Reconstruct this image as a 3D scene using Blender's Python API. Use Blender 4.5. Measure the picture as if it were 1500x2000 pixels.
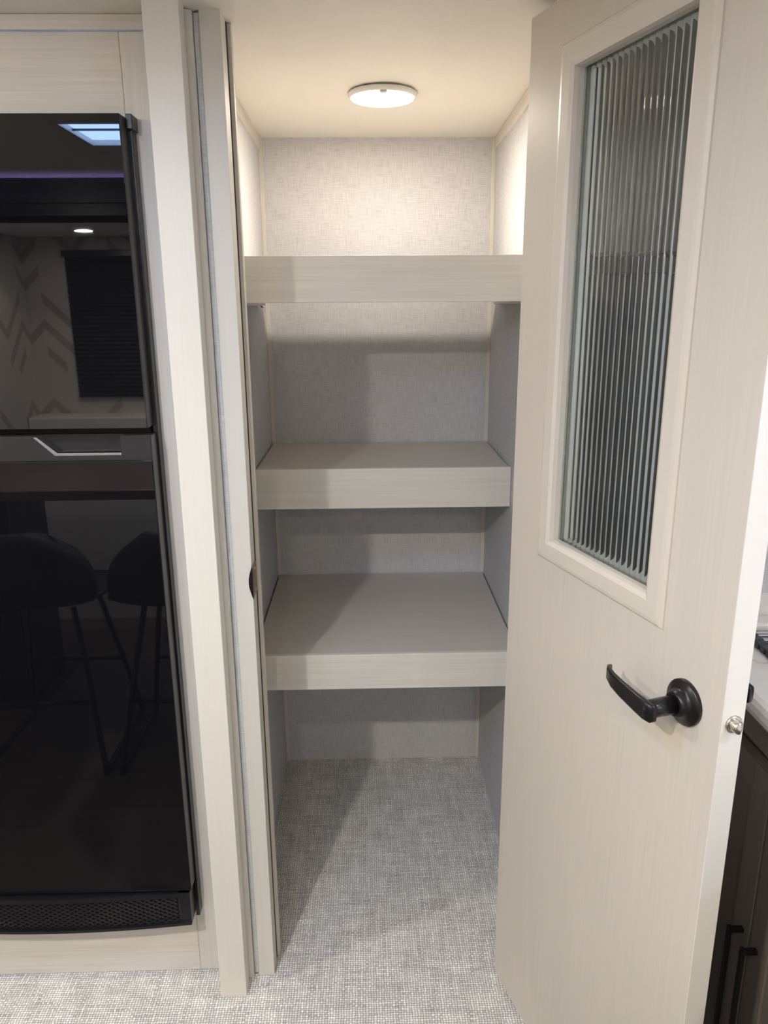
import bpy, bmesh, math, random
from mathutils import Matrix, Vector
random.seed(7)
for o in list(bpy.data.objects): bpy.data.objects.remove(o)
S = bpy.context.scene
COL = S.collection

# ------------------------------------------------------------------ camera
cam = bpy.data.cameras.new('camera'); co = bpy.data.objects.new('camera', cam); COL.objects.link(co)
cam.sensor_fit = 'VERTICAL'; cam.sensor_height = 36.0; cam.lens = 36.0 * 1468.1 / 2000.0
cam.clip_start = 0.02
pitch, yaw, roll = 0.26752765, 0.02272644, -0.00707705
co.matrix_world = (Matrix.Translation((0, 0, 1.55)) @ Matrix.Rotation(-yaw, 4, 'Z')
                   @ Matrix.Rotation(math.pi/2 - pitch, 4, 'X') @ Matrix.Rotation(roll, 4, 'Z'))
S.camera = co

# ------------------------------------------------------------------ sky and exposure
w = bpy.data.worlds.new('daylight'); S.world = w; w.use_nodes = True
bg = w.node_tree.nodes['Background']; bg.inputs[0].default_value = (0.34, 0.52, 0.96, 1); bg.inputs[1].default_value = 27.0
S.view_settings.view_transform = 'Standard'; S.view_settings.look = 'None'
S.view_settings.exposure = 0.14; S.view_settings.gamma = 1.0; S.view_settings.use_curve_mapping = False

def area(name, loc, aim, sx, sy, power, col, portal=False, shape='RECTANGLE'):
    l = bpy.data.lights.new(name, 'AREA'); l.shape = shape; l.size = sx
    if shape in ('RECTANGLE', 'ELLIPSE'): l.size_y = sy
    l.energy = power; l.color = col
    if portal: l.cycles.is_portal = True
    o = bpy.data.objects.new(name, l); COL.objects.link(o); o.location = loc
    o.rotation_euler = Vector(aim).to_track_quat('-Z', 'Y').to_euler()
    return o
WY = 0.25; SKX = (-0.83, -0.32); SKY = (0.27, 0.55); CZ = 2.037
area('skylight_portal', (sum(SKX)/2, sum(SKY)/2, CZ+0.012), (0, 0, -1), SKX[1]-SKX[0], SKY[1]-SKY[0], 1, (1, 1, 1), True)
area('window_portal', (1.345, WY, 1.45), (-1, 0, 0), 0.34, 0.22, 1, (1, 1, 1), True)
DOWN = [(-1.172, -0.55, 1.874, 6.0), (0.15, -0.60, 1.874, 6.0), (-0.20, -0.12, CZ, 5.0), (1.15, 0.35, CZ, 6.0), (-0.68, -0.12, CZ, 25.0), (-1.45, 0.80, CZ, 10.0)]  # only the first is mirrored; most others are unseen, added to light the room

# ------------------------------------------------------------------ materials
def newmat(name):
    m = bpy.data.materials.new(name); m.use_nodes = True
    return m, m.node_tree.nodes, m.node_tree.links, m.node_tree.nodes['Principled BSDF']
def N(ns, t, **k):
    n = ns.new(t)
    for a, b in k.items(): setattr(n, a, b)
    return n
def plain(name, col, rough=0.5, metal=0.0, emis=None, es=0, ior=1.5, noise=0.0):
    m, ns, ls, b = newmat(name)
    b.inputs['Base Color'].default_value = (*col, 1); b.inputs['Roughness'].default_value = rough
    b.inputs['Metallic'].default_value = metal; b.inputs['IOR'].default_value = ior
    if emis: b.inputs['Emission Color'].default_value = (*emis, 1); b.inputs['Emission Strength'].default_value = es
    if noise:
        tc = N(ns, 'ShaderNodeTexCoord'); nz = N(ns, 'ShaderNodeTexNoise'); nz.inputs['Scale'].default_value = 40
        ls.new(tc.outputs['Object'], nz.inputs['Vector'])
        mr = N(ns, 'ShaderNodeMapRange'); mr.inputs[3].default_value = max(0, rough-noise); mr.inputs[4].default_value = rough+noise
        ls.new(nz.outputs[0], mr.inputs[0]); ls.new(mr.outputs[0], b.inputs['Roughness'])
    return m
def math_(ns, ls, op, a, b=None, c=None):
    n = N(ns, 'ShaderNodeMath', operation=op)
    for i, v in enumerate((a, b, c)):
        if v is None: continue
        if isinstance(v, (int, float)): n.inputs[i].default_value = v
        else: ls.new(v, n.inputs[i])
    return n.outputs[0]
def ramp(ns, ls, fac, stops):
    r = N(ns, 'ShaderNodeValToRGB'); e = r.color_ramp.elements
    while len(e) < len(stops): e.new(0.5)
    for k, (p, c) in enumerate(stops): e[k].position = p; e[k].color = (*c, 1)
    ls.new(fac, r.inputs[0]); return r.outputs[0]
def position(ns):
    return N(ns, 'ShaderNodeTexCoord').outputs['Object']
def stretched(ns, ls, vec, sc, scale=1.0, detail=3):
    mp = N(ns, 'ShaderNodeMapping'); mp.inputs['Scale'].default_value = sc; ls.new(vec, mp.inputs[0])
    nz = N(ns, 'ShaderNodeTexNoise'); nz.inputs['Scale'].default_value = scale; nz.inputs['Detail'].default_value = detail
    ls.new(mp.outputs[0], nz.inputs['Vector']); return nz.outputs[0]
def laminate(name, col, grain='z', rough=0.42, amount=0.06):
    m, ns, ls, b = newmat(name)
    v = position(ns)
    g = {'z': (260, 260, 5), 'x': (5, 260, 260)}[grain]
    n1 = stretched(ns, ls, v, g); n2 = stretched(ns, ls, v, tuple(q*0.22 for q in g))
    f = math_(ns, ls, 'ADD', math_(ns, ls, 'MULTIPLY', n1, 0.6), math_(ns, ls, 'MULTIPLY', n2, 0.4))
    lo = tuple(c*(1-amount*2.2) for c in col); hi = tuple(min(1, c*(1+amount*2.2)) for c in col)
    ls.new(ramp(ns, ls, f, [(0.25, lo), (0.75, hi)]), b.inputs['Base Color'])
    bp = N(ns, 'ShaderNodeBump'); bp.inputs['Strength'].default_value = 0.15; bp.inputs['Distance'].default_value = 0.0006
    ls.new(f, bp.inputs['Height']); ls.new(bp.outputs[0], b.inputs['Normal'])
    b.inputs['Roughness'].default_value = rough
    return m
def linen(name, col, amount=0.12):
    m, ns, ls, b = newmat(name)
    g = N(ns, 'ShaderNodeNewGeometry'); sp = N(ns, 'ShaderNodeSeparateXYZ'); ls.new(g.outputs['Position'], sp.inputs[0])
    u = math_(ns, ls, 'ADD', sp.outputs[0], sp.outputs[1])
    cb = N(ns, 'ShaderNodeCombineXYZ'); ls.new(u, cb.inputs[0]); ls.new(sp.outputs[2], cb.inputs[1])
    a = stretched(ns, ls, cb.outputs[0], (24, 420, 1), 1, 2); c = stretched(ns, ls, cb.outputs[0], (420, 24, 1), 1, 2)
    mx = math_(ns, ls, 'MULTIPLY', math_(ns, ls, 'ADD', a, c), 0.5)
    lo = tuple(k*(1-amount*2.4) for k in col); hi = tuple(min(1, k*(1+amount*1.4)) for k in col)
    ls.new(ramp(ns, ls, mx, [(0.3, lo), (0.5, col), (0.7, hi)]), b.inputs['Base Color'])
    bp = N(ns, 'ShaderNodeBump'); bp.inputs['Strength'].default_value = 0.35; bp.inputs['Distance'].default_value = 0.001
    ls.new(mx, bp.inputs['Height']); ls.new(bp.outputs[0], b.inputs['Normal'])
    b.inputs['Roughness'].default_value = 0.75
    return m
def woven(name):
    m, ns, ls, b = newmat(name)
    g = N(ns, 'ShaderNodeNewGeometry'); sp = N(ns, 'ShaderNodeSeparateXYZ'); ls.new(g.outputs['Position'], sp.inputs[0])
    wob = stretched(ns, ls, g.outputs['Position'], (60, 60, 60), 1, 2)
    wb = math_(ns, ls, 'MULTIPLY', math_(ns, ls, 'SUBTRACT', wob, 0.5), 0.9)
    p = 1/0.0062
    u = math_(ns, ls, 'ADD', math_(ns, ls, 'MULTIPLY', sp.outputs[0], p), wb)
    v = math_(ns, ls, 'ADD', math_(ns, ls, 'MULTIPLY', sp.outputs[1], p*1.1), wb)
    fu = math_(ns, ls, 'FLOOR', u); fv = math_(ns, ls, 'FLOOR', v)
    par = math_(ns, ls, 'FLOORED_MODULO', math_(ns, ls, 'ADD', fu, fv), 2.0)
    def thread(idx, along, k, off):
        c1 = N(ns, 'ShaderNodeCombineXYZ')
        ls.new(math_(ns, ls, 'MULTIPLY', idx, 0.73), c1.inputs[0]); ls.new(math_(ns, ls, 'MULTIPLY', along, k*0.6), c1.inputs[1]); c1.inputs[2].default_value = off
        nz = N(ns, 'ShaderNodeTexNoise'); nz.inputs['Scale'].default_value = 1.0; nz.inputs['Detail'].default_value = 4; nz.inputs['Roughness'].default_value = 0.75
        ls.new(c1.outputs[0], nz.inputs['Vector']); return nz.outputs[0]
    h = thread(fv, u, 0.09, 3.1); q = thread(fu, v, 0.09, 17.7)
    t = math_(ns, ls, 'ADD', math_(ns, ls, 'MULTIPLY', h, math_(ns, ls, 'SUBTRACT', 1.0, par)), math_(ns, ls, 'MULTIPLY', q, par))
    su = math_(ns, ls, 'SINE', math_(ns, ls, 'MULTIPLY', math_(ns, ls, 'FRACT', u), math.pi))
    sv = math_(ns, ls, 'SINE', math_(ns, ls, 'MULTIPLY', math_(ns, ls, 'FRACT', v), math.pi))
    prof = math_(ns, ls, 'ADD', math_(ns, ls, 'MULTIPLY', sv, math_(ns, ls, 'SUBTRACT', 1.0, par)), math_(ns, ls, 'MULTIPLY', su, par))
    prof = math_(ns, ls, 'POWER', prof, 0.3)
    both = math_(ns, ls, 'POWER', math_(ns, ls, 'MULTIPLY', su, sv), 0.16)
    col = ramp(ns, ls, t, [(0.30, (0.44, 0.41, 0.385)), (0.5, (0.72, 0.69, 0.645)), (0.68, (0.97, 0.945, 0.90))])
    big = stretched(ns, ls, g.outputs['Position'], (14, 14, 14), 1, 2)
    k = math_(ns, ls, 'MULTIPLY', math_(ns, ls, 'MULTIPLY', prof, both), math_(ns, ls, 'ADD', math_(ns, ls, 'MULTIPLY', big, 0.4), 0.95))
    mx = N(ns, 'ShaderNodeMix', data_type='RGBA', blend_type='MULTIPLY'); mx.inputs[0].default_value = 1
    cc = N(ns, 'ShaderNodeCombineColor')
    for i in range(3): ls.new(k, cc.inputs[i])
    ls.new(col, mx.inputs[6]); ls.new(cc.outputs[0], mx.inputs[7]); ls.new(mx.outputs[2], b.inputs['Base Color'])
    bp = N(ns, 'ShaderNodeBump'); bp.inputs['Strength'].default_value = 0.5; bp.inputs['Distance'].default_value = 0.0012
    ls.new(k, bp.inputs['Height']); ls.new(bp.outputs[0], b.inputs['Normal'])
    b.inputs['Roughness'].default_value = 0.6
    return m
def ceilingmat(name):
    m, ns, ls, b = newmat(name)
    b.inputs['Base Color'].default_value = (0.86, 0.82, 0.735, 1); b.inputs['Roughness'].default_value = 0.38
    g = N(ns, 'ShaderNodeNewGeometry')
    n1 = stretched(ns, ls, g.outputs['Position'], (190, 420, 190), 1, 3)
    bp = N(ns, 'ShaderNodeBump'); bp.inputs['Strength'].default_value = 0.7; bp.inputs['Distance'].default_value = 0.0016
    ls.new(n1, bp.inputs['Height']); ls.new(bp.outputs[0], b.inputs['Normal'])
    return m
def marble(name):
    m, ns, ls, b = newmat(name)
    g = N(ns, 'ShaderNodeNewGeometry')
    n1 = stretched(ns, ls, g.outputs['Position'], (5, 9, 5), 1, 6)
    v = math_(ns, ls, 'ABSOLUTE', math_(ns, ls, 'SUBTRACT', n1, 0.5))
    ls.new(ramp(ns, ls, v, [(0.0, (0.62, 0.55, 0.48)), (0.012, (0.80, 0.76, 0.71)), (0.1, (0.84, 0.82, 0.79))]), b.inputs['Base Color'])
    b.inputs['Roughness'].default_value = 0.25
    return m
def planks(name):
    m, ns, ls, b = newmat(name)
    g = N(ns, 'ShaderNodeNewGeometry')
    br = N(ns, 'ShaderNodeTexBrick'); br.inputs['Scale'].default_value = 1; br.inputs['Brick Width'].default_value = 1.2
    br.inputs['Row Height'].default_value = 0.18; br.inputs['Mortar Size'].default_value = 0.0015
    br.inputs['Color1'].default_value = (0.10, 0.085, 0.07, 1); br.inputs['Color2'].default_value = (0.125, 0.105, 0.09, 1); br.inputs['Mortar'].default_value = (0.05, 0.04, 0.035, 1)
    ls.new(g.outputs['Position'], br.inputs['Vector'])
    n1 = stretched(ns, ls, g.outputs['Position'], (3, 60, 1), 1, 4)
    mx = N(ns, 'ShaderNodeMix', data_type='RGBA', blend_type='MULTIPLY'); mx.inputs[0].default_value = 0.6
    ls.new(br.outputs[0], mx.inputs[6]); ls.new(ramp(ns, ls, n1, [(0.3, (0.5, 0.5, 0.5)), (0.7, (1, 1, 1))]), mx.inputs[7])
    ls.new(mx.outputs[2], b.inputs['Base Color']); b.inputs['Roughness'].default_value = 0.4
    return m
def chevron(name):
    m, ns, ls, b = newmat(name)
    g = N(ns, 'ShaderNodeNewGeometry'); sp = N(ns, 'ShaderNodeSeparateXYZ'); ls.new(g.outputs['Position'], sp.inputs[0])
    u = math_(ns, ls, 'MULTIPLY', math_(ns, ls, 'ADD', sp.outputs[0], sp.outputs[1]), 3.0)
    tri = math_(ns, ls, 'ABSOLUTE', math_(ns, ls, 'SUBTRACT', math_(ns, ls, 'FRACT', u), 0.5))
    s = math_(ns, ls, 'ADD', math_(ns, ls, 'MULTIPLY', sp.outputs[2], 8.0), math_(ns, ls, 'MULTIPLY', tri, 2.7))
    st = math_(ns, ls, 'GREATER_THAN', math_(ns, ls, 'FRACT', s), 0.62)
    wn = N(ns, 'ShaderNodeTexWhiteNoise', noise_dimensions='2D'); cb = N(ns, 'ShaderNodeCombineXYZ')
    ls.new(math_(ns, ls, 'FLOOR', math_(ns, ls, 'MULTIPLY', u, 4.0)), cb.inputs[0]); ls.new(math_(ns, ls, 'FLOOR', s), cb.inputs[1]); ls.new(cb.outputs[0], wn.inputs['Vector'])
    f = math_(ns, ls, 'MULTIPLY', st, math_(ns, ls, 'GREATER_THAN', wn.outputs[0], 0.35))
    ls.new(ramp(ns, ls, f, [(0.0, (0.60, 0.55, 0.52)), (1.0, (0.40, 0.35, 0.33))]), b.inputs['Base Color'])
    b.inputs['Roughness'].default_value = 0.7
    return m
def glassmat(name):
    m, ns, ls, b = newmat(name)
    b.inputs['Base Color'].default_value = (0.78, 0.85, 0.83, 1); b.inputs['Roughness'].default_value = 0.0
    b.inputs['Transmission Weight'].default_value = 1.0; b.inputs['IOR'].default_value = 1.5
    return m
LAM = (0.665, 0.62, 0.55)
M = dict(
    lam_v=laminate('pale_laminate_vertical_grain', LAM, 'z', 0.42, 0.04), lam_h=laminate('pale_laminate_horizontal_grain', LAM, 'x'),
    shelf=laminate('shelf_laminate', (0.60, 0.56, 0.50), 'x', 0.45, 0.03), fascia=laminate('fascia_laminate', (0.70, 0.67, 0.60), 'x', 0.42, 0.05),
    door=laminate('door_laminate', (0.585, 0.537, 0.465), 'z', 0.42, 0.018), moulding=plain('moulding_paint', (0.61, 0.56, 0.485), 0.35, noise=0.05),
    edge=plain('door_edge_band', (0.76, 0.73, 0.66), 0.4, noise=0.05), jamb=laminate('jamb_laminate', (0.70, 0.665, 0.59), 'z', 0.4, 0.012),
    linen=linen('linen_wallpaper', (0.56, 0.555, 0.565), 0.10), linen_white=linen('white_linen_wallpaper', (0.62, 0.62, 0.63), 0.06),
    floor=woven('woven_vinyl'), ceiling=ceilingmat('textured_ceiling'), marble=marble('marble'), planks=planks('vinyl_planks'), chevron=chevron('herringbone_wallpaper'),
    black_glass=plain('black_glass', (0.004, 0.004, 0.005), 0.015, ior=1.55), smoke=plain('smoked_metal', (0.016, 0.015, 0.016), 0.08, 0.0, ior=1.5),
    door_side=plain('grey_refrigerator_side', (0.055, 0.052, 0.045), 0.35, noise=0.05), black=plain('black_plastic', (0.006, 0.006, 0.008), 0.30, noise=0.01),
    shade_and_seal=plain('gap_shade_and_seal', (0.012, 0.010, 0.009), 0.8, noise=0.05), chrome=plain('dark_chrome', (0.45, 0.46, 0.52), 0.12, 1.0, noise=0.03),  # near-black paints the shade in gaps and recesses; the seal shares it
    bronze=plain('oil_rubbed_bronze', (0.014, 0.012, 0.013), 0.3, 0.35, noise=0.08), nickel=plain('satin_nickel', (0.62, 0.58, 0.50), 0.28, 1.0, noise=0.06),
    brass=plain('worn_brass', (0.45, 0.32, 0.20), 0.4, 1.0, noise=0.1), felt=linen('grey_felt_seal', (0.60, 0.61, 0.62), 0.10),
    white_plastic=plain('white_plastic', (0.78, 0.76, 0.72), 0.35, noise=0.04), glass=glassmat('reeded_glass'), steel=plain('brushed_steel', (0.45, 0.44, 0.43), 0.35, 1.0, noise=0.08),
    lamp=plain('lit_lens', (0.9, 0.9, 0.88), 0.4, emis=(1.0, 0.90, 0.76), es=7.0), down=plain('lit_downlight', (0.9, 0.9, 0.9), 0.4, emis=(1.0, 0.92, 0.82), es=14.0),
    led=plain('lit_led_strip', (0.6, 0.6, 0.8), 0.4, emis=(0.40, 0.36, 1.0), es=85.0),
    cabinet=laminate('dark_taupe_laminate', (0.16, 0.135, 0.12), 'z', 0.36, 0.06), table=laminate('brown_laminate', (0.13, 0.088, 0.08), 'x', 0.35, 0.15),
    shade=plain('black_shade_cloth', (0.012, 0.012, 0.014), 0.7, noise=0.1), seat=plain('black_upholstery', (0.010, 0.010, 0.010), 0.6, noise=0.1),
    backdrop_dark=laminate('backdrop_laminate', (0.022, 0.021, 0.022), 'z', 0.4, 0.05), wood_raw=plain('screw_metal', (0.25, 0.12, 0.08), 0.5, 0.6, noise=0.1))

# ------------------------------------------------------------------ helpers
WM = {}
def bx(bm, x0, x1, y0, y1, z0, z1, bev=0.0, seg=2):
    r = bmesh.ops.create_cube(bm, size=1.0); vs = r['verts']
    for v in vs: v.co = Vector((x0+(v.co.x+.5)*(x1-x0), y0+(v.co.y+.5)*(y1-y0), z0+(v.co.z+.5)*(z1-z0)))
    if bev:
        es = list({e for v in vs for e in v.link_edges})
        bmesh.ops.bevel(bm, geom=es, offset=bev, segments=seg, affect='EDGES', profile=0.5)
    return bm
def box(*a, **k): return bx(bmesh.new(), *a, **k)
def prism(bm, pts, a0, a1, axis='y', bev=0.0):
    """pts outline in the two other axes, extruded along axis"""
    def P(p, a): return {'y': (p[0], a, p[1]), 'z': (p[0], p[1], a), 'x': (a, p[0], p[1])}[axis]
    f = [bm.verts.new(P(p, a0)) for p in pts]; b = [bm.verts.new(P(p, a1)) for p in pts]
    n = len(pts); faces = [bm.faces.new(f), bm.faces.new(list(reversed(b)))]
    for i in range(n): faces.append(bm.faces.new((f[i], b[i], b[(i+1) % n], f[(i+1) % n])))
    bmesh.ops.recalc_face_normals(bm, faces=faces)
    if bev: bmesh.ops.bevel(bm, geom=list({e for q in faces[:1] for e in q.edges}), offset=bev, segments=2, affect='EDGES')
    return bm
def lathe(bm, prof, n=40, mat=None):
    """prof (r,h) about local z; mat places it"""
    rings = []; vs = []
    for r, h in prof:
        if r < 1e-6: ring = [bm.verts.new((0, 0, h))]
        else: ring = [bm.verts.new((r*math.cos(2*math.pi*i/n), r*math.sin(2*math.pi*i/n), h)) for i in range(n)]
        rings.append(ring); vs += ring
    fs = []
    for a, b in zip(rings, rings[1:]):
        for i in range(n):
            j = (i+1) % n
            if len(a) == 1 and len(b) == 1: continue
            if len(a) == 1: fs.append(bm.faces.new((a[0], b[j], b[i])))
            elif len(b) == 1: fs.append(bm.faces.new((a[i], a[j], b[0])))
            else: fs.append(bm.faces.new((a[i], a[j], b[j], b[i])))
    for f in fs: f.smooth = True
    bmesh.ops.recalc_face_normals(bm, faces=fs)
    if mat is not None: bmesh.ops.transform(bm, matrix=mat, verts=vs)
    return bm
def tube(bm, pts, rad, n=10, flat=None, boxy=1.0):
    """swept tube through points; rad number or list; flat = list of (ru, rv) scale"""
    pts = [Vector(p) for p in pts]; rings = []
    up = Vector((0, 0, 1))
    for i, p in enumerate(pts):
        t = (pts[min(i+1, len(pts)-1)] - pts[max(i-1, 0)]).normalized()
        u = up if abs(t.dot(up)) < 0.95 else Vector((0, 1, 0))
        s = t.cross(u).normalized(); q = s.cross(t).normalized()
        ru, rv = flat[i] if flat else ((rad[i], rad[i]) if isinstance(rad, list) else (rad, rad))
        cs_ = [(math.cos(2*math.pi*k/n), math.sin(2*math.pi*k/n)) for k in range(n)]
        cs_ = [(math.copysign(abs(a)**boxy, a), math.copysign(abs(b)**boxy, b)) for a, b in cs_]
        rings.append([bm.verts.new(p + s*ru*a + q*rv*b) for a, b in cs_])
    fs = []
    for a, b in zip(rings, rings[1:]):
        for k in range(n): fs.append(bm.faces.new((a[k], a[(k+1) % n], b[(k+1) % n], b[k])))
    for f in fs: f.smooth = True
    fs.append(bm.faces.new(rings[0])); fs.append(bm.faces.new(list(reversed(rings[-1]))))
    bmesh.ops.recalc_face_normals(bm, faces=fs)
    return bm
def smooth_path(pts, k=5):
    P = [Vector(p) for p in pts]; P = [P[0]] + P + [P[-1]]; out = []
    for i in range(1, len(P)-2):
        for j in range(k):
            t = j/k; a, b, c, d = P[i-1:i+3]
            out.append(0.5*((2*b) + (c-a)*t + (2*a-5*b+4*c-d)*t*t + (3*b-a-3*c+d)*t**3))
    out.append(P[-2]); return out
def tag(o, label=None, cat=None, group=None, kind=None):
    for k, v in (('label', label), ('category', cat), ('group', group), ('kind', kind)):
        if v: o[k] = v
    return o
def obj(name, bm, mat, parent=None, F=None):
    """mesh in the frame F (default: world); origin at the foot of its own bounds"""
    F = F or Matrix.Identity(4)
    PW = WM[parent.name] if parent else Matrix.Identity(4)
    cs = [v.co for v in bm.verts]
    c = Vector(((min(v.x for v in cs)+max(v.x for v in cs))/2, (min(v.y for v in cs)+max(v.y for v in cs))/2, min(v.z for v in cs)))
    bmesh.ops.translate(bm, verts=bm.verts, vec=-c)
    W = F @ Matrix.Translation(c)
    me = bpy.data.meshes.new(name); bm.to_mesh(me); bm.free(); me.materials.append(M[mat])
    o = bpy.data.objects.new(name, me); COL.objects.link(o)
    o.parent = parent; o.matrix_local = PW.inverted() @ W; WM[o.name] = W
    return o
def thing(name, label, cat, loc, rz=0.0, group=None, kind=None):
    o = bpy.data.objects.new(name, None); COL.objects.link(o); o.empty_display_size = 0.05
    W = Matrix.Translation(loc) @ Matrix.Rotation(rz, 4, 'Z'); o.matrix_local = W; WM[o.name] = W
    return tag(o, label, cat, group, kind)
def struct(name, bm, mat, label=None, parent=None):
    o = obj(name, bm, mat, parent)
    if not parent: tag(o, label, 'room shell' if False else None, None, 'structure')
    if label: o['label'] = label
    return o

# ------------------------------------------------------------------ room shell
FX0, FX1 = -2.3, 1.32
XL, XR, YB = -0.297, 0.382, 2.345
struct('floor', box(FX0, FX1, 1.21, 2.40, -0.03, 0.0), 'floor', 'grey and cream woven vinyl floor running into the closet')
struct('floor.001', box(FX0, FX1, -1.0, 1.21, -0.03, 0.0), 'planks', 'brown plank floor of the dining side')
bm = bmesh.new()
z1 = CZ; z2 = 2.013
for x0, x1, y0, y1 in ((FX0, FX1, -0.35, SKY[0]), (FX0, SKX[0], SKY[0], SKY[1]), (SKX[1], FX1, SKY[0], SKY[1]), (FX0, FX1, SKY[1], 1.40)):
    bx(bm, x0, x1, y0, y1, CZ, CZ+0.012)
prism(bm, [(1.40, z1), (2.40, z2-0.055*0.0255), (2.40, z1+0.04), (1.40, z1+0.04)], FX0, FX1, 'x')
struct('ceiling', bm, 'ceiling', 'cream ceiling with fine pebbled texture')
struct('ceiling.001', box(FX0, FX1, -1.0, -0.35, 1.874, 1.90), 'ceiling', 'lower ceiling over the dining recess')
struct('wall_back', box(XL, XR, YB, YB+0.05, 0, 2.06), 'linen', 'linen textured back wall of the closet')
struct('wall_left', box(-0.345, XL, 1.50, YB+0.05, 0, 2.03), 'linen', 'linen textured left side wall of the closet')
struct('wall_right', box(XR, 0.43, 1.53, YB+0.05, 0, 2.03), 'linen', 'linen textured right side wall of the closet')
struct('wall_kitchen', box(0.40, FX1, 1.47, 1.53, 0, CZ), 'linen_white', 'white linen textured wall beyond the open door')
struct('wall_far_left', box(FX0-0.05, FX0, -0.35, 2.40, 0, CZ), 'lam_v', 'left end wall of the room')
struct('wall_fridge_side', box(FX0, -1.085, 1.478, 1.53, 0, CZ), 'lam_v', 'pale wall left of the refrigerator')
struct('wall_dining', box(FX0, FX1, -1.0, -0.955, 0, 1.874), 'chevron', 'herringbone papered wall behind the dining table')
struct('wall_dining_side', box(FX0-0.05, -1.62, -0.955, -0.35, 0, 1.874), 'chevron', 'herringbone papered side of the dining recess')
bm = bmesh.new()   # right wall with its window opening
for y0, y1, za, zb in ((-1.0, 0.08, 0, CZ), (0.42, 1.53, 0, CZ), (0.08, 0.42, 0, 1.34), (0.08, 0.42, 1.56, CZ)):
    bx(bm, FX1, FX1+0.03, y0, y1, za, zb)
struct('wall_window', bm, 'linen_white', 'right wall with the window over the worktop')
wf = thing('window_1', 'window over the worktop', None, (FX1, 0.25, 1.34), kind='structure')
for a in ((0.08, 0.42, 1.34, 1.352), (0.08, 0.42, 1.548, 1.56), (0.08, 0.092, 1.352, 1.548), (0.408, 0.42, 1.352, 1.548)):
    obj('frame_bar', box(FX1-0.008, FX1+0.028, *a, bev=0.002), 'white_plastic', wf)
sk = thing('window_2', 'rectangular ceiling skylight', None, (sum(SKX)/2, sum(SKY)/2, CZ), kind='structure')
for a in ((SKX[0]-.02, SKX[1]+.02, SKY[0]-.02, SKY[0]), (SKX[0]-.02, SKX[1]+.02, SKY[1], SKY[1]+.02), (SKX[0]-.02, SKX[0], SKY[0], SKY[1]), (SKX[1], SKX[1]+.02, SKY[0], SKY[1])):
    obj('frame_bar', box(*a, CZ-0.004, CZ-0.0002, bev=0.001), 'white_plastic', sk)
obj('frame_bar', box(SKX[0], SKX[1], 0.44, 0.4425, CZ+0.002, CZ+0.008), 'smoke', sk)
struct('trim_1', box(FX0, FX1, -0.362, -0.35, 1.874, CZ), 'black', 'black header board over the dining recess')
o = obj('light_strip', box(FX0+.1, FX1-.1, -0.345, -0.336, 1.950, 1.955), 'led')
tag(o, 'violet light strip along the black header board', 'light strip')
obj('bracket', bx(box(FX0+.1, FX1-.1, -0.3495, -0.328, 1.944, 1.9495), FX0+.1, FX1-.1, -0.328, -0.324, 1.944, 1.962), 'black', o)

# closet trims
def zceil(y): return z2 + (YB-y)*0.0255
for nm, xa, xb in (('trim_2', XL, XL+0.005), ('trim_3', XR-0.005, XR)):
    bm = bmesh.new(); prism(bm, [(1.53, zceil(1.53)-.001), (YB, z2-.001), (YB, z2-0.034), (1.53, zceil(1.53)-0.034)], xa, xb, 'x')
    struct(nm, bm, 'lam_h', 'pale batten where the closet side wall meets the ceiling')
struct('trim_4', box(XL, XL+0.011, YB-0.004, YB, 0, z2, bev=0.001), 'lam_v', 'thin batten up the back left corner of the closet')
struct('trim_5', box(XR-0.011, XR, YB-0.004, YB, 0, z2, bev=0.001), 'lam_v', 'thin batten up the back right corner of the closet')
# door frame, left side, front to back
fr = 'door frame boards left of the closet'
struct('trim_6', box(-0.356, -0.296, 1.400, 1.440, 0, CZ, bev=0.0012), 'jamb', 'broad pale upright nearest the viewer beside the refrigerator')
struct('trim_7', box(-0.345, -0.2988, 1.4405, 1.499, 0, CZ), 'shade_and_seal', 'dark filler painted as the shade in the seam behind the broad upright')
bm = bmesh.new(); prism(bm, [(-0.2986, 1.449), (-0.290, 1.451), (-0.2865, 1.457), (-0.2860, 1.50), (-0.2986, 1.50)], 0, CZ-.003, 'z')
struct('trim_8', bm, 'jamb', 'narrow rounded moulding behind the broad upright')
struct('trim_9', box(-0.2858, -0.2754, 1.461, 1.50, 0.004, CZ-.004, bev=0.002), 'felt', 'grey fabric seal strip between the uprights')
struct('trim_10', box(-0.275, -0.238, 1.456, 1.502, 0, CZ-.001, bev=0.001), 'jamb', 'second upright carrying the strike plate')
struct('trim_11', box(-0.30, -0.2375, 1.502, 1.513, 0, CZ-.004), 'shade_and_seal', 'dark filler painted as the shade in the gap behind the second upright')
struct('trim_12', box(-0.297, -0.2305, 1.513, 1.53, 0.0, CZ-.0045, bev=0.0008), 'lam_v', 'thin inner stop board at the closet opening')
struct('trim_13', box(0.332, 0.40, 1.458, 1.53, 0, CZ-.001), 'jamb', 'hinge side upright behind the open door')
# strike plate
t = thing('strike_plate', 'small black and brass strike plate on the second upright', 'strike plate', (-0.238, 1.48, 0.968))
bm = bmesh.new(); pts = [(-0.2365, 0.968 + 0.074*i/14) for i in range(15)] + [(-0.2365 - 0.0085*math.sin(math.pi*i/14), 1.042 - 0.074*i/14) for i in range(1, 14)]
prism(bm, pts, 1.4515, 1.4565, 'y'); obj('lip', bm, 'black', t)
obj('plate', box(-0.238, -0.2355, 1.4565, 1.500, 0.972, 1.038, bev=0.0008), 'brass', t)
for zz in (0.982, 1.028):
    obj('screw', lathe(bmesh.new(), [(0, 0.0015), (0.003, 0.001), (0.0035, 0)], 12, Matrix.Translation((-0.2355, 1.478, zz)) @ Matrix.Rotation(math.pi/2, 4, 'Y')), 'nickel', t)

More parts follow.
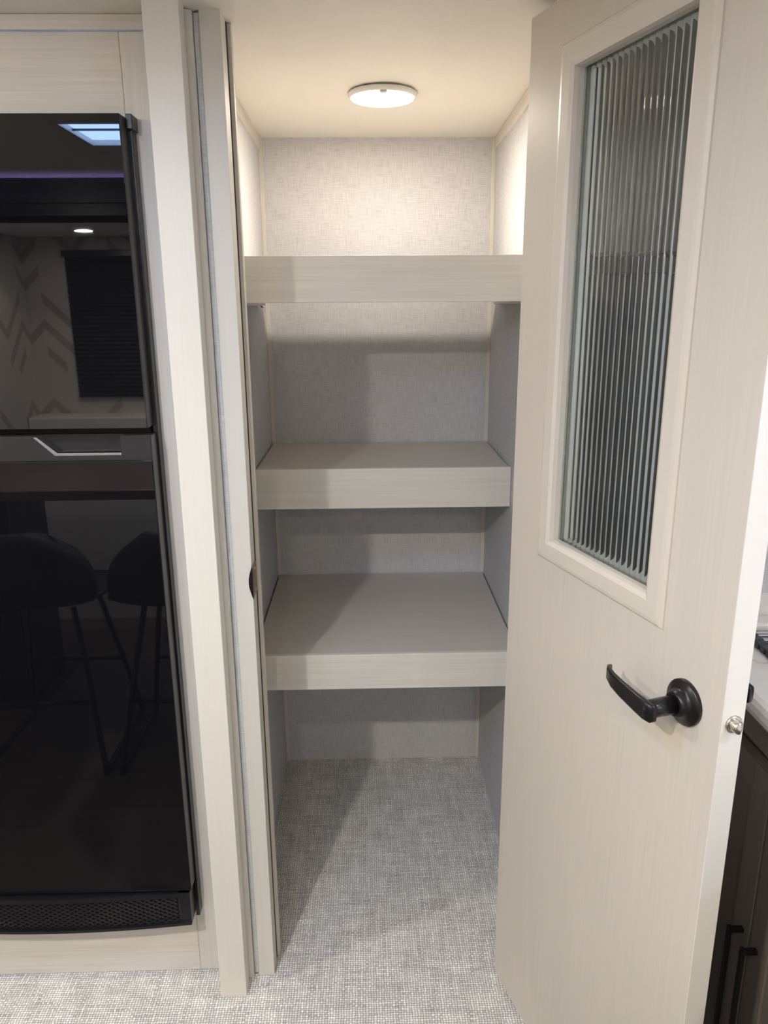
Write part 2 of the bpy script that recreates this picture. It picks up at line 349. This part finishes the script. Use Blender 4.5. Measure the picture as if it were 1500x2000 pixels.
# ------------------------------------------------------------------ closet light
LC = (0.047, 1.922)
zl = zceil(LC[1]) - 0.002
t = thing('closet_ceiling_light', 'round white surface light lit warm on the closet ceiling', 'ceiling light', (LC[0], LC[1], zl-0.03))
T = Matrix.Translation((LC[0], LC[1], zl)) @ Matrix.Rotation(math.pi, 4, 'X')
obj('housing', lathe(bmesh.new(), [(0, 0), (0.078, 0), (0.080, 0.002), (0.0795, 0.006), (0.077, 0.0105), (0.073, 0.0112), (0.072, 0.0105), (0, 0.0105)], 64, T), 'white_plastic', t)
obj('lens', lathe(bmesh.new(), [(0.0725, 0.0107), (0.071, 0.013), (0.055, 0.016), (0.03, 0.0175), (0.0, 0.018)], 64, T), 'lamp', t)
obj('switch', box(LC[0]-0.008, LC[0]+0.008, LC[1]-0.076, LC[1]-0.064, zl-0.0158, zl-0.0108, bev=0.002), 'white_plastic', t)

pl = bpy.data.lights.new('closet_lamp', 'AREA'); pl.shape = 'DISK'; pl.size = 0.06; pl.energy = 4.2; pl.color = (1.0, 0.90, 0.78)
po = bpy.data.objects.new('closet_lamp', pl); COL.objects.link(po); po.location = (LC[0], LC[1], zl-0.020)

# ------------------------------------------------------------------ shelves
def shelf(yf, ztop, zbot, yback, label):
    t = thing('closet_shelf', label, 'shelf', ((XL+XR)/2, (yf+yback)/2, zbot), group='closet shelves')
    obj('board', box(XL+0.005, XR-0.005, yf+0.014, yback, ztop-0.018, ztop-0.002, bev=0.0005), 'shelf', t)
    obj('fascia', box(XL+0.001, XR-0.001, yf, yf+0.0135, zbot, ztop, bev=0.0012), 'fascia', t)
    for x0, x1 in ((XL+0.0002, XL+0.018), (XR-0.018, XR-0.0002)):
        obj('cleat', box(x0, x1, yf+0.014, yback-0.01, ztop-0.045, ztop-0.0185, bev=0.001), 'lam_h', t)
    return t
t = shelf(1.75, 1.658, 1.558, 2.192, 'topmost closet shelf, at eye level below the lit ceiling light')
for ch in [c for c in COL.objects if c.parent == t and c.name.startswith('cleat')]: bpy.data.objects.remove(ch)
for x0, x1 in ((XL+0.0002, XL+0.020), (XR-0.020, XR-0.0002)):
    obj('cleat', box(x0, x1, 1.764, 2.188, 1.553, 1.6395, bev=0.001), 'lam_h', t)
obj('screw', tube(bmesh.new(), [(XL+0.012, 2.14, 1.555), (XL+0.016, 2.14, 1.549), (XL+0.022, 2.14, 1.546)], [0.002, 0.0016, 0.0003], 6), 'wood_raw', t)
shelf(1.935, 1.138, 1.030, YB-0.004, 'middle closet shelf with a pale front board at waist height')
shelf(1.739, 0.700, 0.604, YB-0.004, 'lowest and deepest closet shelf above the woven floor')

# ------------------------------------------------------------------ refrigerator surround
t = thing('refrigerator_surround', 'pale wood grain laminate panelling framing the black refrigerator', 'cabinet panel', (-0.72, 1.49, 0))
obj('stile', box(-0.4185, -0.357, 1.478, 1.50, 0, 2.009, bev=0.0008), 'lam_v', t)
obj('stile', box(-1.085, -1.0205, 1.478, 1.50, 0, 2.009, bev=0.0008), 'lam_v', t)
obj('top_panel', box(-1.02, -0.419, 1.478, 1.50, 1.876, 2.009, bev=0.0008), 'lam_h', t)
obj('bottom_panel', box(-1.02, -0.419, 1.478, 1.50, 0, 0.182, bev=0.0008), 'lam_h', t)
obj('crown_strip', box(-1.085, -0.357, 1.474, 1.50, 2.0105, 2.0345, bev=0.001), 'lam_h', t)

# ------------------------------------------------------------------ refrigerator
YF = 1.412
t = thing('refrigerator', 'built-in two-door refrigerator with mirror black glass fronts', 'refrigerator', (-0.71, 1.7, 0.183))
obj('body', box(-1.005, -0.420, 1.505, 2.05, 0.19, 1.868), 'black', t)
bm = bmesh.new()
bx(bm, -0.4115, -0.4025, 1.452, 1.4775, 0.183, 1.871, 0.001); bx(bm, -1.019, -1.010, 1.452, 1.4775, 0.183, 1.871, 0.001)
bx(bm, -1.010, -0.4115, 1.466, 1.505, 0.190, 1.868)
obj('bezel', bm, 'black', t)
obj('seal', box(-1.006, -0.4165, 1.4535, 1.4655, 0.292, 1.862), 'shade_and_seal', t)
def fdoor(name, za, zb, zg):
    d = obj(name, box(-1.012, -0.4105, YF+0.0035, 1.453, za, zb, bev=0.002), 'door_side', t)
    obj('glass_front', box(-1.012, -0.4115, YF, YF+0.0034, za+.0008, zg, bev=0.0008), 'black_glass', d)
    return d
fdoor('upper_door', 1.331, 1.868, 1.8672)
bm = bmesh.new()
prism(bm, [(-1.012, .288), (-0.4065, .288), (-0.4065, 1.317), (-0.463, 1.317), (-0.463, 1.2865), (-0.583, 1.2865), (-0.618, 1.317), (-1.012, 1.317)], YF+0.0035, 1.440, 'y')
bx(bm, -1.012, -0.4065, 1.440, 1.453, .288, 1.317)
d = obj('lower_door', bm, 'door_side', t)
obj('glass_front', box(-1.012, -0.4075, YF, YF+0.0034, 0.2888, 1.2705, bev=0.0008), 'black_glass', d)
bm = bmesh.new()
prism(bm, [(-1.012, 1.2712), (-0.4075, 1.2712), (-0.4075, 1.3165), (-0.463, 1.3165), (-0.463, 1.2865), (-0.583, 1.2865), (-0.618, 1.3165), (-1.012, 1.3165)], YF-.0004, YF+0.0034, 'y')
obj('handle_band', bm, 'smoke', d)
bm = bmesh.new()
prism(bm, [(-0.625, 1.3165), (-0.618, 1.3165), (-0.583, 1.2865), (-0.4635, 1.2865), (-0.4635, 1.2815), (-0.588, 1.2815)], YF-0.0012, YF+0.010, 'y')
obj('handle_lip', bm, 'chrome', d)
obj('pull_recess', box(-0.615, -0.464, 1.4385, 1.4398, 1.288, 1.3165), 'shade_and_seal', d)
h = obj('hinge_cap', prism(bmesh.new(), [(1.416, 1.871), (1.470, 1.871), (1.470, 1.842), (1.425, 1.842), (1.416, 1.850)], -0.425, -0.4025, 'x', 0.001) if False else box(-0.4095, -0.3985, 1.442, 1.4775, 1.849, 1.873, bev=0.001), 'black', t)
# vent grille: rhombic lattice on a gently bowed frame
g0, g1, gz0, gz1 = -1.010, -0.4105, 0.2005, 0.2845
def bow(x): return 0.012*(1-((x-(g0+g1)/2)/((g1-g0)/2))**2)
bm = bmesh.new(); n = 24
for i in range(n):
    xa, xb = g0+(g1-g0)*i/n, g0+(g1-g0)*(i+1)/n
    for za, zb, dy in ((gz1-0.012, gz1, 0.0), (gz0, gz0+0.007, -0.004)):
        vs = []
        for x in (xa, xb):
            for yy in (YF-0.002-bow(x)+dy, 1.45):
                for zz in (za, zb): vs.append(bm.verts.new((x, yy, zz - (bow(x)*0.35 if dy else 0))))
        a = vs
        for q in ((0, 1, 5, 4), (2, 6, 7, 3), (1, 3, 7, 5), (0, 4, 6, 2)): bm.faces.new([a[k] for k in q])
bmesh.ops.remove_doubles(bm, verts=bm.verts, dist=1e-5)
bx(bm, g1-0.026, g1, YF-0.003, 1.45, gz0, gz1, 0.002); bx(bm, g0, g0+0.026, YF-0.003, 1.45, gz0, gz1, 0.002)
gr = obj('vent_grille', bm, 'black', t)
obj('vent_backing', box(g0+0.01, g1-0.01, 1.425, 1.448, gz0+0.003, gz1-0.002), 'shade_and_seal', gr)
bm = bmesh.new(); a_, b_ = 0.0093, 0.0052
i = 0
z = gz0+0.006
row = 0
while z < gz1-0.008:
    x = g0+0.03 + (a_ if row % 2 else 0)
    while x < g1-0.028:
        o_ = [(x-a_, z), (x, z-b_), (x+a_, z), (x, z+b_)]
        yy = lambda p: YF+0.001-bow(p[0])
        O = [bm.verts.new((p[0], yy(p), p[1])) for p in o_]
        I = [bm.verts.new((x+(p[0]-x)*.66, yy(p), z+(p[1]-z)*.66)) for p in o_]
        K = [bm.verts.new((x+(p[0]-x)*.66, yy(p)+0.006, z+(p[1]-z)*.66)) for p in o_]
        for k in range(4):
            j = (k+1) % 4
            bm.faces.new((O[k], O[j], I[j], I[k])); bm.faces.new((I[k], I[j], K[j], K[k]))
        x += 2*a_
    z += b_; row += 1
obj('vent_mesh', bm, 'smoke', gr)

# ------------------------------------------------------------------ closet door, swung open towards the kitchen
HX, HY, RZ = 0.290, 1.444, math.atan2(-0.9575, 0.2883)
DW, DT, DZ0, DZ1 = 0.600, 0.036, 0.012, 2.018
D = thing('door_1', 'pale laminate closet door with a reeded glass light, swung wide open', None, (HX, HY, DZ0), RZ, kind='structure')
F = Matrix.Translation((HX, HY, 0)) @ Matrix.Rotation(RZ, 4, 'Z')
ox0, ox1, oz0, oz1 = 0.150, 0.434, 1.134, 1.910
bm = bmesh.new()
for a in ((0, ox0, DZ0, DZ1), (ox1, DW-0.001, DZ0, DZ1), (ox0, ox1, DZ0, oz0), (ox0, ox1, oz1, DZ1)): bx(bm, a[0], a[1], 0, DT, a[2], a[3])
bmesh.ops.remove_doubles(bm, verts=bm.verts, dist=1e-5)
leaf = obj('leaf', bm, 'door', D, F)
tag(obj('edge_band', box(DW-0.001, DW, 0.0, DT, DZ0, DZ1), 'edge', D, F), 'near white edge banding on the free edge of the door')
# mitred moulding: profile (w inward, height out)
def moulding(side, face):
    W_, sg = 0.042, (-1 if face == 0 else 1)
    y0 = 0.0 if face == 0 else DT
    X0, X1, Z0, Z1 = 0.113, 0.471, 1.097, 1.947
    prof = [(0, 0), (0, 0.003), (0.004, 0.0075), (0.010, 0.0085), (0.033, 0.0085), (0.040, 0.005), (0.042, -0.002), (0.042, -0.0125), (0.038, -0.0125), (0.038, 0)]
    cr = {'bottom': ((X0, Z0), (X1, Z0), (1, 1), (-1, 1)), 'right': ((X1, Z0), (X1, Z1), (-1, 1), (-1, -1)),
          'top': ((X1, Z1), (X0, Z1), (-1, -1), (1, -1)), 'left': ((X0, Z1), (X0, Z0), (1, -1), (1, 1))}[side]
    (ax, az), (bx_, bz), (da, db), (ea, eb) = cr
    bm = bmesh.new(); g = 0.00015
    A = [bm.verts.new((ax+da*(w+g*(1 if side in ('top','bottom') else -1)), y0+sg*h, az+db*w)) for w, h in prof]
    B = [bm.verts.new((bx_+ea*(w+g*(1 if side in ('top','bottom') else -1)), y0+sg*h, bz+eb*w)) for w, h in prof]
    fs = [bm.faces.new(A), bm.faces.new(list(reversed(B)))]
    n = len(prof)
    for i in range(n): fs.append(bm.faces.new((A[i], B[i], B[(i+1) % n], A[(i+1) % n])))
    bmesh.ops.recalc_face_normals(bm, faces=fs); return bm
for face in (0, 1):
    for sd in ('bottom', 'right', 'top', 'left'): obj('glass_moulding', moulding(sd, face), 'moulding', D, F)
# reeded glass pane
bm = bmesh.new(); NF, K = 20, 10
gx0, gx1, gz0_, gz1_ = 0.1515, 0.4325, 1.1355, 1.9085
yb, yf, dep = 0.0215, 0.0172, 0.0009
fr_, bk_ = [], []
for i in range(NF*K+1):
    s = i/(NF*K); x = gx0+(gx1-gx0)*s; ph = (i % K)/K
    y = yf - dep*(1-(2*ph-1)**2)
    fr_.append((x, y)); bk_.append((x, yb))
ft = [[bm.verts.new((x, y, z)) for x, y in fr_] for z in (gz0_, gz1_)]
bk = [[bm.verts.new((x, y, z)) for x, y in (bk_[0], bk_[-1])] for z in (gz0_, gz1_)]
for i in range(NF*K):
    f = bm.faces.new((ft[0][i], ft[0][i+1], ft[1][i+1], ft[1][i]))
bm.faces.new((bk[0][1], bk[0][0], bk[1][0], bk[1][1]))
bm.faces.new((ft[0][0], ft[1][0], bk[1][0], bk[0][0])); bm.faces.new((ft[0][-1], bk[0][1], bk[1][1], ft[1][-1]))
bm.faces.new(list(reversed(ft[0])) + [bk[0][0], bk[0][1]]); bm.faces.new(ft[1] + [bk[1][1], bk[1][0]])
bmesh.ops.recalc_face_normals(bm, faces=bm.faces)
obj('glass_pane', bm, 'glass', D, F)
# lever handles (inside: towards -y; outside: towards +y)
def lever(sg, y0):
    zc, sx = 1.011, 0.530
    R = F @ Matrix.Translation((sx, y0, zc)) @ Matrix.Rotation(math.pi/2*(1 if sg < 0 else -1), 4, 'X')
    root = obj('lever_handle', lathe(bmesh.new(), [(0, 0), (0.0335, 0), (0.0335, 0.0045), (0.0325, 0.0062), (0.0235, 0.0085), (0.0205, 0.0105), (0.0195, 0.0150), (0.0180, 0.0205), (0.0160, 0.0215), (0.0150, 0.0215), (0, 0.0215)], 48,
                Matrix.Translation((sx, y0, zc)) @ Matrix.Rotation(math.pi/2*(1 if sg < 0 else -1), 4, 'X')), 'bronze', D, F)
    root['label'] = 'dark bronze round rose and lever'
    bm = bmesh.new()
    tube(bm, [(sx, y0+sg*.022, zc), (sx, y0+sg*.058, zc), (sx-.002, y0+sg*.064, zc), (sx-.005, y0+sg*.068, zc)], [.0133, .0130, .0125, .0112], 24)
    P = [(sx+.0125, .0590), (sx+.0105, .0655), (sx, .0665), (sx-0.030, .0655), (sx-0.060, .0635), (sx-0.085, .0605), (sx-0.103, .0555), (sx-0.113, .049), (sx-0.117, .042)]
    fl = [(.0035, .0118), (.0055, .0138), (.0062, .0142), (.0052, .0136), (.0046, .0128), (.0042, .0118), (.0036, .0105), (.0030, .0088), (.0020, .0055)]
    tube(bm, [(x, y0+sg*y, zc+k) for (x, y), k in zip(P, (0, 0, 0, .0005, .001, .002, .003, .0035, .004))], 0, 24, fl, 0.55)
    obj('lever', bm, 'bronze', root, F)
lever(-1, 0.0); lever(1, DT)
# latch bolt on the free edge
L = Matrix.Translation((DW, DT/2, 1.013)) @ Matrix.Rotation(math.pi/2, 4, 'Y')
lt = obj('latch', lathe(bmesh.new(), [(0, 0), (0.0125, 0), (0.0125, 0.002), (0.0115, 0.003), (0.0105, 0.0032), (0, 0.0032)], 32, L), 'nickel', D, F)
bm = lathe(bmesh.new(), [(0.0088, 0.003), (0.0088, 0.0125), (0.0080, 0.0138), (0, 0.0142)], 28, L)
for v in bm.verts:
    if v.co.x > DW+0.008 and v.co.y > DT/2+0.001: v.co.x -= (v.co.y-DT/2)*0.55
obj('bolt', bm, 'nickel', lt, F)
for zh in (0.25, 1.0, 1.8):
    obj('hinge', lathe(bmesh.new(), [(0, 0), (0.0045, 0), (0.0045, 0.075), (0, 0.075)], 16, Matrix.Translation((-0.001, DT+0.004, zh))), 'nickel', D, F)

# ------------------------------------------------------------------ kitchen side behind the door
CX = 0.650; CF = 0.690; CT = 0.900
sx0, sx1, sy0, sy1 = 0.765, 1.18, 0.95, 1.395
t = thing('worktop', 'white marbled worktop with rounded edge right of the open door', 'worktop', (0.97, 0.6, 0.862))
bm = bmesh.new()
prof = [(CX+0.016, 0.862), (CX+0.006, 0.866), (CX+0.001, 0.873), (CX, 0.881), (CX+0.003, 0.890), (CX+0.009, 0.8965), (CX+0.018, CT), (sx0, CT), (sx0, 0.862)]
prism(bm, prof, -0.30, 1.468, 'y')
for f in bm.faces:
    if len(f.verts) == 4: f.smooth = False
bx(bm, sx0, sx1, -0.30, sy0, 0.862, CT); bx(bm, sx0, sx1, sy1, 1.468, 0.862, CT); bx(bm, sx1, FX1-.002, -0.30, 1.468, 0.862, CT)
obj('slab', bm, 'marble', t)
o = obj('backsplash', box(0.402, FX1-.01, 1.452, 1.4695, CT+0.0005, CT+0.060, bev=0.001) if False else box(0.66, FX1-.012, 1.452, 1.4695, CT+0.0005, CT+0.060, bev=0.001), 'marble')
tag(o, 'low cream marbled backsplash along the white linen wall', 'backsplash')
t = thing('sink', 'inset steel sink under the roll-up rack', 'sink', (0.97, 1.17, 0.70))
bm = bmesh.new()
for a in ((sx0+.001, sx1-.001, sy0+.001, sy1-.001, .70, .705), (sx0+.001, sx0+.006, sy0+.001, sy1-.001, .705, .888), (sx1-.006, sx1-.001, sy0+.001, sy1-.001, .705, .888), (sx0+.006, sx1-.006, sy0+.001, sy0+.006, .705, .888), (sx0+.006, sx1-.006, sy1-.006, sy1-.001, .705, .888)): bx(bm, *a)
obj('bowl', bm, 'steel', t)
obj('drain', lathe(bmesh.new(), [(0, 0), (.04, 0), (.04, .003), (.03, .003), (.028, .001), (0, .001)], 24, Matrix.Translation((.97, 1.17, .7052))), 'nickel', t)
o = obj('sink_ledge', box(0.70, 1.24, 1.400, 1.448, CT+.0004, CT+0.019, bev=0.008, seg=4), 'white_plastic')
tag(o, 'white rounded ledge at the back of the worktop below the backsplash', 'ledge')
t = thing('drying_rack', 'roll-up drying rack of grey bars with black end caps on the worktop', 'drying rack', (0.97, 1.17, CT))
yy = 0.985
while yy < 1.392:
    bar = obj('rack_bar', box(sx0+0.0128, sx1+0.005, yy-0.006, yy+0.006, CT+.002, CT+0.010, bev=0.002), 'steel', t)
    obj('end_cap', box(sx0-0.010, sx0+0.0125, yy-0.0088, yy+0.0088, CT+.0005, CT+0.0125, bev=0.002), 'black', bar)
    obj('end_cap', box(sx1+0.0055, sx1+0.030, yy-0.0088, yy+0.0088, CT+.0005, CT+0.0125, bev=0.002), 'black', bar)
    yy += 0.0215
t = thing('base_cabinet', 'dark taupe base cabinet under the marbled worktop', 'cabinet', (0.97, 0.6, 0))
bm = bmesh.new(); bx(bm, CF, CF+0.018, -0.28, 1.466, 0.0, 0.861); bx(bm, CF+.018, 1.30, -0.28, -0.262, 0.0, 0.861); bx(bm, CF+.018, 1.30, 1.448, 1.466, 0.0, 0.861); bx(bm, 1.28, 1.30, -0.262, 1.448, 0, .861); bx(bm, CF+.018, 1.28, -0.262, 1.448, 0.06, 0.078)
obj('carcass', bm, 'cabinet', t)
obj('rail', box(CF-0.012, CF-0.0003, -0.28, 1.466, 0.800, 0.861, bev=0.002), 'cabinet', t)
for y0, y1, hy in ((0.575, 1.066, 1.043), (1.072, 1.450, 1.092), (0.08, 0.569, 0.12)):
    d = obj('cabinet_door', box(CF-0.018, CF-0.0003, y0, y1, 0.06, 0.785, bev=0.0015), 'cabinet', t)
    bm = bmesh.new()
    for a in ((y0, y0+.055, .06, .785), (y1-.055, y1, .06, .785), (y0+.055, y1-.055, .06, .115), (y0+.055, y1-.055, .73, .785)): bx(bm, CF-0.0235, CF-0.0181, *a, bev=0.001)
    obj('door_frame', bm, 'cabinet', d)
    bm = bmesh.new(); hx = CF-0.047
    bx(bm, hx-.005, hx+.002, hy-.0048, hy+.0048, .210, .470, bev=.001)
    for q in (.214, .458): bx(bm, hx+.002, CF-.0236, hy-.0048, hy+.0048, q, q+.009, bev=.001)
    obj('bar_pull', bm, 'bronze', d)
# window shade; the one behind the door is an added dark backdrop
def shade(x0, x1, yw, z0, z1, sg, label, flat=False):
    t = thing('window_shade', label, 'window shade', ((x0+x1)/2, yw, z0))
    obj('headrail', box(x0-.006, x1+.006, min(yw+sg*.003, yw+sg*.04), max(yw+sg*.003, yw+sg*.04), z1-.03, z1, bev=.003), 'black', t)
    n = 1 if flat else int((z1-.03-z0)/.02); bm = bmesh.new()
    f = []; 
    pts = []
    for i in range(2*n+1): pts.append((yw+sg*(.012 if i % 2 or flat else .022), z0+(z1-.03-z0)*i/(2*n)))
    A = [bm.verts.new((x0, a, b)) for a, b in pts]; B = [bm.verts.new((x1, a, b)) for a, b in pts]
    A2 = [bm.verts.new((x0, a-sg*.004, b)) for a, b in pts]; B2 = [bm.verts.new((x1, a-sg*.004, b)) for a, b in pts]
    for i in range(2*n):
        bm.faces.new((A[i], B[i], B[i+1], A[i+1])); bm.faces.new((A2[i], A2[i+1], B2[i+1], B2[i]))
        bm.faces.new((A[i], A[i+1], A2[i+1], A2[i])); bm.faces.new((B[i], B2[i], B2[i+1], B[i+1]))
    bm.faces.new((A[0], A2[0], B2[0], B[0])); bm.faces.new((A[-1], B[-1], B2[-1], A2[-1]))
    bmesh.ops.recalc_face_normals(bm, faces=bm.faces)
    obj('pleats', bm, 'shade', t)
    obj('bottom_rail', box(x0, x1, min(yw+sg*.003, yw+sg*.026), max(yw+sg*.003, yw+sg*.026), z0-.014, z0-.0005, bev=.002), 'black', t)
    return t
t = thing('dark_backdrop', 'upper dark backdrop panel added behind the reeded glass', 'cabinet', (0.54, 1.40, 1.64))  # added backdrop that keeps the view through the reeded glass dark
obj('body', box(0.405, 0.572, 1.375, 1.4695, 1.6345, CZ-.001), 'backdrop_dark', t)
obj('door', box(0.407, 0.570, 1.356, 1.3745, 1.636, CZ-.006, bev=.002), 'backdrop_dark', t)
shade(0.412, 0.568, 1.470, 1.02, 1.634, -1, 'lower dark backdrop panel added on the kitchen wall behind the reeded glass', True)  # lower half of the added dark backdrop

# ------------------------------------------------------------------ dining side, seen mirrored in the refrigerator
shade(-1.41, -0.62, -0.955, 1.14, 1.812, 1, 'wide black pleated shade over the ledge, mirrored in the refrigerator')
o = obj('wall_ledge', box(-1.618, FX1-.001, -0.954, -0.80, 0.98, 1.045, bev=0.006), 'white_plastic')
tag(o, 'pale ledge under the wide black shade, mirrored in the refrigerator', 'ledge')
obj('ledge_panel', box(-1.618, FX1-.001, -0.954, -0.82, 0.0, 0.979), 'linen', o)
t = thing('dining_table', 'brown counter-height table mirrored in the refrigerator', 'table', (-1.2, -0.17, 0))
obj('tabletop', box(-1.60, -0.20, -0.44, 0.10, 0.862, 0.90, bev=0.004), 'table', t)
obj('pedestal', box(-1.55, -1.36, -0.28, 0.06, 0.02, 0.861, bev=0.004), 'black', t)
obj('foot', box(-1.60, -1.31, -0.33, 0.09, 0.0, 0.0195, bev=0.004), 'black', t)
def make_stool(x, y, label):
    t = thing('bar_stool', label, 'stool', (x, y, 0), group='black bar stools at the dining table')
    # shell: seat curving into a low rounded back (back faces +y)
    bm = bmesh.new(); NU, NV = 20, 12; G = []
    for side in (0, 1):
        g = []
        for j in range(NV+1):
            r = []
            for i in range(NU+1):
                u = i/NU*2-1; v = j/NV
                if v < .45:
                    k = v/.45; hw = .20+.02*k; yy = y-.20+.36*k; zz = .60-.010*math.sin(k*math.pi)+.03*abs(u)**3*(k)
                else:
                    k = (v-.45)/.55; hw = .22*math.sqrt(max(0.02, 1-(k**3)*.75)); yy = y+.16+.06*k**.6*(1)-.10*(abs(u)**2)*(0.5+k*.5); zz = .60+.27*k+.03*abs(u)**3*(1-k)-.05*k*abs(u)**4
                off = 0.028 if side else 0
                r.append(bm.verts.new((x+u*hw, yy+(off if v >= .45 else off*v/.45), zz-(off*(1-v/.45) if v < .45 else 0))))
            g.append(r)
        G.append(g)
    for s_, g in enumerate(G):
        for j in range(NV):
            for i in range(NU):
                f = bm.faces.new((g[j][i], g[j][i+1], g[j+1][i+1], g[j+1][i])); f.smooth = True
    A, B = G
    for i in range(NU):
        bm.faces.new((A[0][i], B[0][i], B[0][i+1], A[0][i+1])); bm.faces.new((A[NV][i], A[NV][i+1], B[NV][i+1], B[NV][i]))
    for j in range(NV):
        bm.faces.new((A[j][0], A[j+1][0], B[j+1][0], B[j][0])); bm.faces.new((A[j][NU], B[j][NU], B[j+1][NU], A[j+1][NU]))
    bmesh.ops.recalc_face_normals(bm, faces=bm.faces)
    obj('seat_shell', bm, 'seat', t)
    for s in (-1, 1):
        bm = bmesh.new()
        tube(bm, smooth_path([(x+s*.12, y+.10, .575), (x+s*.16, y+.14, .35), (x+s*.21, y+.21, .03), (x+s*.212, y+.19, .0125), (x+s*.212, y, .0125), (x+s*.212, y-.19, .0125), (x+s*.21, y-.21, .03), (x+s*.16, y-.15, .35), (x+s*.12, y-.11, .578)], 4), .010, 8)
        obj('sled_leg', bm, 'black', t)
    for yy, s in ((y+.165, 1), (y-.175, -1)):
        obj('footrest', tube(bmesh.new(), [(x-.178, yy, .25), (x+.178, yy, .25)], .008, 8), 'black', t)
    return t
def copy_tree(o, parent=None):
    c = o.copy(); COL.objects.link(c); c.parent = parent
    for ch in [q for q in COL.objects if q.parent == o and q.name != c.name]: copy_tree(ch, c)
    return c
s1 = make_stool(-1.12, 0.33, 'black bar stool mirrored whole in the refrigerator glass')
s2 = copy_tree(s1); s2.location.x = -0.64; s2['label'] = 'black bar stool mirrored half cut off by the right edge of the refrigerator glass'
WHERE = ['over the dining recess, near its left end', 'added out of view over the dining recess, behind the viewer', 'added out of view over the viewer, in front of the black header', 'above the kitchen worktop', 'added out of view nearest the violet light strip, left of the viewer', 'added out of view near the left end wall']
for (x, y, z, p), wh in zip(DOWN, WHERE):
    t = thing('downlight', 'small round lit downlight ' + wh, 'downlight', (x, y, z-.012), group='ceiling downlights')
    T = Matrix.Translation((x, y, z)) @ Matrix.Rotation(math.pi, 4, 'X')
    obj('ring', lathe(bmesh.new(), [(0.046, 0), (.048, .002), (.046, .007), (.036, .009), (.035, .004), (.035, 0)], 32, T), 'white_plastic', t)
    obj('lens', lathe(bmesh.new(), [(0.0345, 0.001), (.0345, .004), (.02, .0055), (0, .006)], 32, T), 'down', t)
    if x < -1.4:   # unseen fill light added here to brighten the upper panel and ceiling
        dl = bpy.data.lights.new('unseen_fill_lamp', 'POINT'); dl.energy = 7.5; dl.color = (1.0, 0.94, 0.81); dl.shadow_soft_size = 0.035
        do = bpy.data.objects.new('unseen_fill_lamp', dl); COL.objects.link(do); do.location = (x, y, z-.055)
    area('downlight_lamp', (x, y, z-.013), (0, 0, -1), .07, .07, p, (1.0, 0.945, 0.81), shape='DISK')
